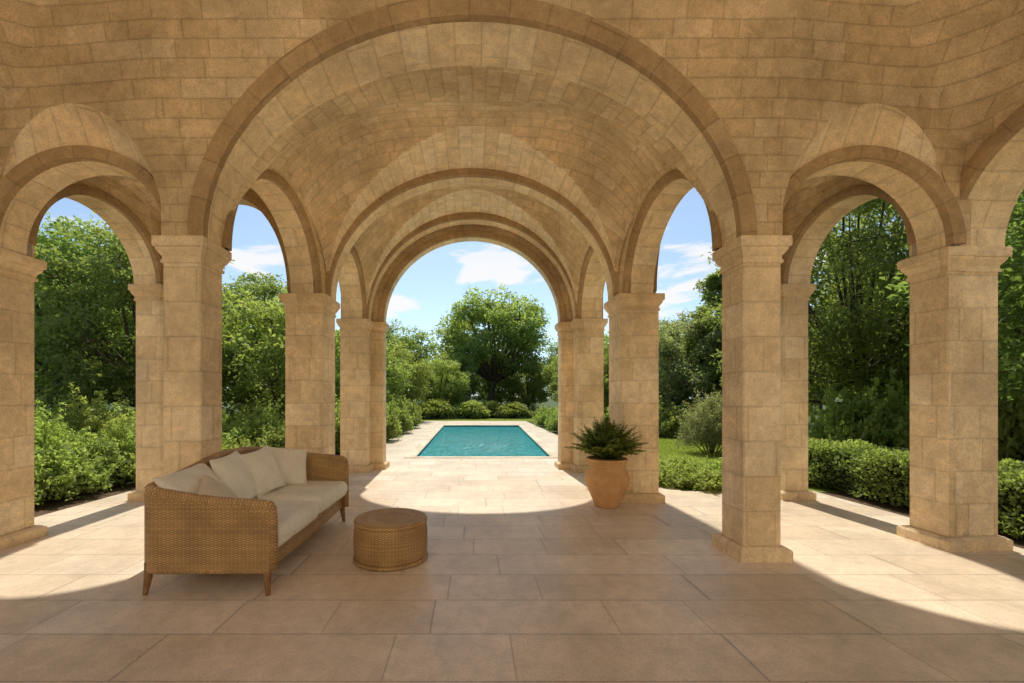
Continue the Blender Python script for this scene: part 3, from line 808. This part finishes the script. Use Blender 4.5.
# ------------------------------------------------------------------ shrubs
def make_shrub(name, seed, r, h, n, leaf, mat, blobs=22, up=.55, wisp=0, aspect=.5, tb=.45):
    global RNG
    RNG = np.random.default_rng(seed); rnd = random.Random(seed)
    root = empty(name, (0, 0, 0))
    cen, rad, tin = [], [], []
    stems = MB()
    for k in range(blobs):
        a = k*2.39996; f = math.sqrt((k+.5)/blobs); rr_ = r*.82*f
        top = h*(1 - .55*f**2.2)*rnd.uniform(.82, 1.05)
        br = r*.30*rnd.uniform(.8, 1.25)
        p = Vector((math.cos(a)*rr_, math.sin(a)*rr_, max(br*.6, top - br)))
        cen.append(np.array(p)); rad.append(br); tin.append(tb + rnd.uniform(-.22, .25))
        if top > br*2.6:
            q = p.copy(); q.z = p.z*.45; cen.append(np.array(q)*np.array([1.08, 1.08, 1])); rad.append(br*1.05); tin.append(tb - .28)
        if k % 2 == 0:
            tube(stems, [(p.x*.2, p.y*.2, -.03), (p.x*.6, p.y*.6, p.z*.5), tuple(p)], [.018, .013, .006], 5, cap=False)
        for w in range(wisp):
            d = Vector((rnd.uniform(-.6, .6) + math.cos(a)*.4*f, rnd.uniform(-.6, .6) + math.sin(a)*.4*f, 1)).normalized()
            ln = rnd.uniform(.8, 1.7)*br
            for e in range(5):
                cen.append(np.array(p + d*ln*(.5 + .25*e))); rad.append(br*(.26 - .035*e)); tin.append(tb + .12 + .06*e)
    K = len(cen); w = np.array(rad)**2; cnt = np.maximum(8, (n*w/w.sum()).astype(int)); idx = np.repeat(np.arange(K), cnt)
    d = ball(len(idx)); d[:, 2] = np.where(d[:, 2] < -.4, -d[:, 2], d[:, 2]); rr = RNG.uniform(.35, 1.05, len(idx))**.6
    P = np.array(cen)[idx] + d*(np.array(rad)[idx]*rr)[:, None] + RNG.normal(size=(len(idx), 3))*.02
    P[:, 2] = np.maximum(P[:, 2], .02)
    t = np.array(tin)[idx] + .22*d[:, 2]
    leaves('foliage', P, leaf, t, mat, root, up=up, direction=d + np.array([0, 0, .3]), aspect=aspect)
    stems.build('stem', M['bark'], root)
    return root
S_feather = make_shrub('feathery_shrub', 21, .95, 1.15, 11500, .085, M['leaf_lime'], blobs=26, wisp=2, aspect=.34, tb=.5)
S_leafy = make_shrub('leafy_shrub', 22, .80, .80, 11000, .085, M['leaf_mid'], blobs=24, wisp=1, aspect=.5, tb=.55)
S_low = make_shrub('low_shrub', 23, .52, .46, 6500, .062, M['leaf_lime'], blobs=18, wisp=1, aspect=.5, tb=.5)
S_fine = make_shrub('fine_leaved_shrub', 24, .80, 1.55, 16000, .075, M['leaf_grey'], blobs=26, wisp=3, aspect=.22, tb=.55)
S_box = make_shrub('clipped_shrub', 25, 1.0, 1.35, 9500, .13, M['leaf_box'], blobs=34, aspect=.6, tb=.42)

GL = 'feathery shrubs in the left bed'
for i, (x, y, s, sz) in enumerate([(-8.2, 9.6, 1.25, 1.15), (-6.9, 10.6, 1.1, 1.05), (-9.8, 8.4, 1.3, 1.15), (-8.0, 7.7, 1.1, 1.0), (-10.4, 10.5, 1.3, 1.2), (-6.8, 8.6, .9, .9), (-5.5, 11.0, 1.0, 1.0), (-9.4, 6.6, 1.15, 1.05)]):
    plant(S_feather, x, y, s, i*1.3, 'feathery light green shrub in the back of the planting bed left of the terrace', 'shrub', GL, sz=sz)
for i, (x, y, s, lab) in enumerate([(-6.25, 5.45, .70, 'small leafy shrub nearest the camera at the edge of the left paving'), (-6.4, 6.4, .95, 'rounded leafy shrub second from the front in the left bed'),
        (-6.35, 7.5, .95, 'rounded leafy shrub third from the front in the left bed'), (-7.9, 6.2, 1.0, 'leafy shrub behind the front row of the left bed, against the outer pillar'),
        (-5.3, 8.6, .95, 'leafy shrub low between the left near pillar and the left middle pillar'), (-4.35, 8.1, .75, 'leafy shrub directly behind the sofa, left of the left middle pillar'), (-4.0, 9.6, 1.0, 'leafy shrub behind the left middle pillar'), (-7.3, 5.2, .7, 'leafy shrub at the front left beside the outer left pillar')]):
    plant(S_leafy, x, y, s, i*1.7, lab, 'shrub', 'leafy shrubs in the left bed')
# bushy row on the left of the pool deck
for i in range(8):
    y = 11.6 + i*1.55
    plant(S_leafy, -3.35 - .25*(i % 2), y, 1.12, i*2.1, 'leafy shrub in the bushy row along the left edge of the pool deck', 'shrub', 'shrubs along the left of the pool', sz=1.5)
for i, (x, y, s) in enumerate([(3.95, 18.5, .85), (4.2, 20.3, .95), (4.0, 22.2, .9), (4.3, 24, 1.0)]):
    plant(S_leafy, x, y, s, i*1.9 + .5, 'leafy shrub along the right edge of the pool deck', 'shrub', 'shrubs along the right of the pool', sz=s*1.1)
# clipped mounds behind the pool
for x, y, s, sz, lab in [(-2.5, 29.6, 1.4, 1.12, 'rounded clipped shrub behind the pool, brightest, left of the round tree'), (-.1, 30.2, 1.35, 1.02, 'rounded clipped shrub behind the pool, directly under the left of the round tree crown'),
                 (2.9, 30.6, 1.3, .92, 'rounded clipped shrub behind the pool, right of the tree trunk'), (4.9, 29.4, .75, .62, 'small clipped shrub at the right end of the row behind the pool'),
                 (-4.4, 28.6, 1.1, 1.0, 'clipped shrub at the left end of the row behind the pool'), (1.4, 32.2, 1.3, 1.0, 'clipped shrub in the shade right behind the trunk of the round tree'), (6.2, 28.6, .8, .9, 'clipped shrub at far right behind the pool, by the pillar')]:
    plant(S_box, x, y, s, x*2.3, lab, 'shrub', 'clipped shrubs behind the pool', sz=sz)
# right: low flowering strip, mid lawn shrubs
for i, (x, y, s) in enumerate([(3.35, 7.45, .85), (3.95, 7.2, .95), (4.5, 7.25, .9), (3.1, 8.25, .9), (3.75, 8.0, 1.05), (4.7, 8.0, 1.0), (5.3, 7.6, .95), (4.2, 8.5, .9)]):
    plant(S_low, x, y, s, i*1.1, 'low bright green shrub at the edge of the right paving, in front of the lawn', 'shrub', 'low shrubs in front of the lawn', sz=s*.62)
for i, (x, y, s, lab) in enumerate([(7.6, 16.3, 1.25, 'rounded leafy shrub at the far edge of the lawn, beside the right middle pillar'), (8.9, 15.6, 1.2, 'rounded leafy shrub at the far edge of the lawn, left of the fine leaved shrub'), (6.3, 17.2, 1.3, 'rounded leafy shrub at the far edge of the lawn, hidden behind the right middle pillar')]):
    plant(S_leafy, x, y, s, i*2.2, lab, 'shrub', 'rounded shrubs beyond the lawn', sz=1.45)
plant(S_fine, 6.35, 11.4, 1.0, .4, 'fine leaved grey green shrub on the lawn, left of the right near pillar', 'shrub')
plant(S_fine, 7.4, 11.6, 1.05, 2.4, 'fine leaved grey green shrub behind the right near pillar', 'shrub')
for i, (x, y, s) in enumerate([(8.2, 5.2, 1.2), (8.6, 7.2, 1.3), (8.4, 9.2, 1.3), (9.6, 6.2, 1.3), (7.9, 3.6, 1.2), (10.4, 8.8, 1.4)]):
    plant(S_leafy, x, y, s, i*1.4, 'shady leafy shrub behind the clipped hedge on the right', 'shrub', 'shrubs behind the right hedge', sz=s*1.5)

# clipped hedge on the right
RNG = np.random.default_rng(77)
def hedge(x0, x1, y0, y1, h, n, label):
    root = empty('clipped_hedge', ((x0+x1)/2, y0, -.02), label, 'hedge')
    cxy = np.array([(x0+x1)/2, y0, -.02])
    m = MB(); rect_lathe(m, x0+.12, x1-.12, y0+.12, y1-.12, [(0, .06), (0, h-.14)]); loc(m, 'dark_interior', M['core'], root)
    ax = [h*(y1-y0), h*(y1-y0)*.5, (x1-x0)*(y1-y0), h*(x1-x0), h*(x1-x0)]
    k = RNG.choice(5, size=n, p=np.array(ax)/sum(ax))
    P = np.stack([RNG.uniform(x0, x1, n), RNG.uniform(y0, y1, n), RNG.uniform(.04, h, n)], 1)
    nn = np.zeros((n, 3))
    dep = RNG.uniform(0, .16, n)**1.0
    P[k == 0, 0] = x0; nn[k == 0, 0] = -1; P[k == 1, 0] = x1; nn[k == 1, 0] = 1
    P[k == 2, 2] = h; nn[k == 2, 2] = 1; P[k == 3, 1] = y0; nn[k == 3, 1] = -1; P[k == 4, 1] = y1; nn[k == 4, 1] = 1
    lump = .030*(np.sin(P[:, 1]*7.1 + 3*P[:, 2]) + np.sin(P[:, 1]*3.7 + P[:, 0]*5 + 1.3) + np.sin(P[:, 2]*11 + P[:, 1]*4.3) + .7*np.sin(P[:, 0]*9 - P[:, 1]*6.1))
    # round the top edges
    ex = np.minimum(P[:, 0]-x0, x1-P[:, 0]); rnd_ = np.where(k == 2, -.10*np.exp(-(ex/.10)**2), 0)
    P += nn*(lump - dep + rnd_)[:, None]
    P[:, 2] = np.maximum(P[:, 2], .03)
    side_pull = np.where((k == 0) & (P[:, 2] > h-.12), (P[:, 2]-h+.12)*.7, 0); P[:, 0] += side_pull
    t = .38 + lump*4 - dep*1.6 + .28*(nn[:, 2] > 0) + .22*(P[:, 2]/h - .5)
    leaves('foliage', P, .058, t, M['leaf_mid'], root, up=.35, direction=nn*.8 + np.array([0, 0, .35]), aspect=.55, off=tuple(cxy))
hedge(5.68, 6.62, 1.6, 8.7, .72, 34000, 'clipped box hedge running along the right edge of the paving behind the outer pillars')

# ------------------------------------------------------------------ lawn grass blades (uncountable)
def blades(name, regions, n, h, mat):
    A_ = np.array([(r[1]-r[0])*(r[3]-r[2])*r[4] for r in regions]); k = RNG.choice(len(regions), size=n, p=A_/A_.sum())
    R = np.array(regions)[k]
    P = np.stack([RNG.uniform(0, 1, n)*(R[:, 1]-R[:, 0]) + R[:, 0], RNG.uniform(0, 1, n)*(R[:, 3]-R[:, 2]) + R[:, 2], np.full(n, -.02)], 1)
    hh = h*RNG.uniform(.6, 1.3, n); P[:, 2] += hh*.45
    d = np.tile(np.array([0, 0, 1.0]), (n, 1))
    t = .5 + .25*np.sin(P[:, 0]*1.3 + P[:, 1]*.9)*np.sin(P[:, 1]*1.7)
    o = leaves(name, P, hh, t, mat, None, up=0, direction=d, aspect=.16, spread=1.2)
    return o
tag(blades('lawn_grass', [(3.4, 9.5, 8.2, 16, 1.6), (-4, 6.5, 27.05, 29.6, .6)], 70000, .07, M['leaf_grass']), 'short sunlit lawn grass right of the loggia and behind the pool', 'grass', kind='stuff')

# ------------------------------------------------------------------ potted fern
RNG = np.random.default_rng(5)
PC = (1.86, 5.93)
PT = empty('potted_fern', (PC[0], PC[1], 0), 'bulbous terracotta pot with a bushy dark green fern, standing beside the right middle pillar', 'potted plant')
m = MB()
lathe(m, PC, [(.0, .0), (.155, .0), (.168, .012), (.170, .035), (.178, .055), (.212, .13), (.258, .24), (.290, .33), (.300, .39), (.288, .45), (.250, .515), (.229, .55), (.229, .575)], 56)
loc(m, 'pot', M['terracotta'], PT, smooth=True)
m = MB(); lathe(m, PC, [(.234, .545), (.250, .552), (.253, .566), (.241, .574), (.241, .582), (.259, .590), (.262, .604), (.249, .612), (.250, .620), (.272, .627), (.277, .650), (.266, .662), (.244, .660), (.230, .63), (.226, .56)], 56)
loc(m, 'rim', M['terracotta'], PT, smooth=True)
m = MB(); lathe(m, PC, [(.232, .600), (.12, .612), (.001, .618)], 32); loc(m, 'soil', M['soil'], PT)
pts, dirs, tins, sz = [], [], [], []
stem = MB(); rnd = random.Random(9)
for k in range(110):
    a = k*2.39996 + rnd.uniform(-.25, .25); f = (k + .5)/110
    el = math.radians(90 - 54*f**1.2 + rnd.uniform(-8, 8)); ln = rnd.uniform(.42, .58)*(1.08 - .16*f)
    p = Vector((PC[0] + math.cos(a)*.10*f, PC[1] + math.sin(a)*.10*f, .65)); d = Vector((math.cos(a)*math.cos(el), math.sin(a)*math.cos(el), math.sin(el)))
    spine = [p.copy()]
    n = 15
    tb = rnd.uniform(.15, .6)
    for i in range(n):
        d = (d + Vector((0, 0, -.022 - .034*f))).normalized(); p = p + d*ln/n; spine.append(p.copy())
        if p.z < .5: p.z = .5
        side_ = d.cross(Vector((0, 0, 1))).normalized(); w = .085*math.sin(pi*min(1, (i + 2.2)/(n + 2)))**.8 + .012
        for s_ in (-1, 1):
            for q in (0., .5):
                b2 = p - d*ln/n*q
                pts.append(tuple(b2 + side_*s_*w*.5 + d*.012 + Vector((0, 0, rnd.uniform(-.012, .012))))); dirs.append(tuple((side_*s_*.9 + d*.55 + Vector((0, 0, .1))).normalized())); tins.append(tb + .02*i); sz.append(w)
    tube(stem, [tuple(q) for q in spine[::3]], .0035, 4, cap=False)
me = leaves('fronds', pts, sz, np.array(tins), M['leaf_fern'], PT, up=1.6, direction=np.array(dirs), spread=.35, aspect=.30, off=tuple(PT.location))
loc(stem, 'stem', M['leaf_fern'], PT)

# low stone kerb block at the end of the hedge
m = MB(); rect_lathe(m, 5.5, 6.2, 8.72, 9.1, [(-.02, -.03), (0, 0), (0, .15), (-.02, .17)])
o = m.build('stone_block', M['trim'], None, off=(5.85, 8.9, 0)); o.location = (5.85, 8.9, 0)
tag(o, 'low rough stone block at the far end of the clipped hedge', 'stone block')

# ------------------------------------------------------------------ light, sky, camera
EL, AZ = math.radians(52.5), math.radians(-2)           # azimuth from +Y toward +X
sd = Vector((math.sin(AZ)*math.cos(EL), math.cos(AZ)*math.cos(EL), math.sin(EL)))
L = bpy.data.lights.new("sun", 'SUN'); L.energy = 4.4; L.angle = math.radians(.9); L.color = (1, .92, .78)
lo = bpy.data.objects.new("sun", L); COL.objects.link(lo); lo.rotation_euler = sd.to_track_quat('Z', 'Y').to_euler(); lo.location = (0, 20, 30)
W = bpy.data.worlds.new("World"); scene.world = W; W.use_nodes = True
nt = W.node_tree; T = NT(nt); bg = nt.nodes["Background"]
sky = T.n("ShaderNodeTexSky", sky_type='NISHITA'); sky.sun_disc = False; sky.sun_elevation = EL; sky.sun_rotation = AZ
sky.air_density = 1.0; sky.dust_density = .6; sky.ozone_density = 1.5
geo = T.n("ShaderNodeTexCoord").outputs["Generated"]
sp = T.n("ShaderNodeSeparateXYZ"); T.l(geo, sp.inputs[0])
mp = T.n("ShaderNodeMapping"); T.l(geo, mp.inputs[0]); mp.inputs["Scale"].default_value = (1, 1, 3.1); mp.inputs["Location"].default_value = (.37, .2, .1)
c1 = T.noise(mp.outputs[0], 4.6, 9, .56, .25).outputs[0]
cl = T.ramp(c1, .535, .62)
el_mask = T.m('MULTIPLY', T.ramp(sp.outputs[2], .03, .10), T.ramp(sp.outputs[2], .52, .25))
cl = T.m('MULTIPLY', T.m('MULTIPLY', cl, el_mask), .92)
bw = T.n("ShaderNodeRGBToBW"); T.l(sky.outputs[0], bw.inputs[0])
tint = T.mix(.36, sky.outputs[0], T.mix(1., bw.outputs[0], rgb(1.35, 1.35, 1.35), 'MULTIPLY'))
tint = T.mix(1., tint, rgb(.78, .93, 1.05), 'MULTIPLY')
col = T.mix(cl, tint, rgb(6.6, 6.5, 6.4))
T.l(col, bg.inputs[0]); bg.inputs[1].default_value = .15

cam = bpy.data.cameras.new("camera"); co = bpy.data.objects.new("camera", cam); COL.objects.link(co)
co.location = (0, 0, 1.5); co.rotation_euler = (pi/2, 0, 0)
cam.sensor_width = 36; cam.lens = 36*430/1024; cam.shift_x = 40/1024; cam.shift_y = 55.5/1024
cam.clip_start = .05; cam.clip_end = 2000
scene.camera = co
scene.view_settings.view_transform = 'Standard'; scene.view_settings.look = 'None'; scene.view_settings.exposure = 0
cy_ = scene.cycles
cy_.max_bounces = 12; cy_.diffuse_bounces = 9; cy_.glossy_bounces = 3; cy_.transmission_bounces = 4; cy_.transparent_max_bounces = 8
cy_.caustics_reflective = False; cy_.caustics_refractive = False
cy_.use_denoising = True; cy_.sample_clamp_indirect = 15
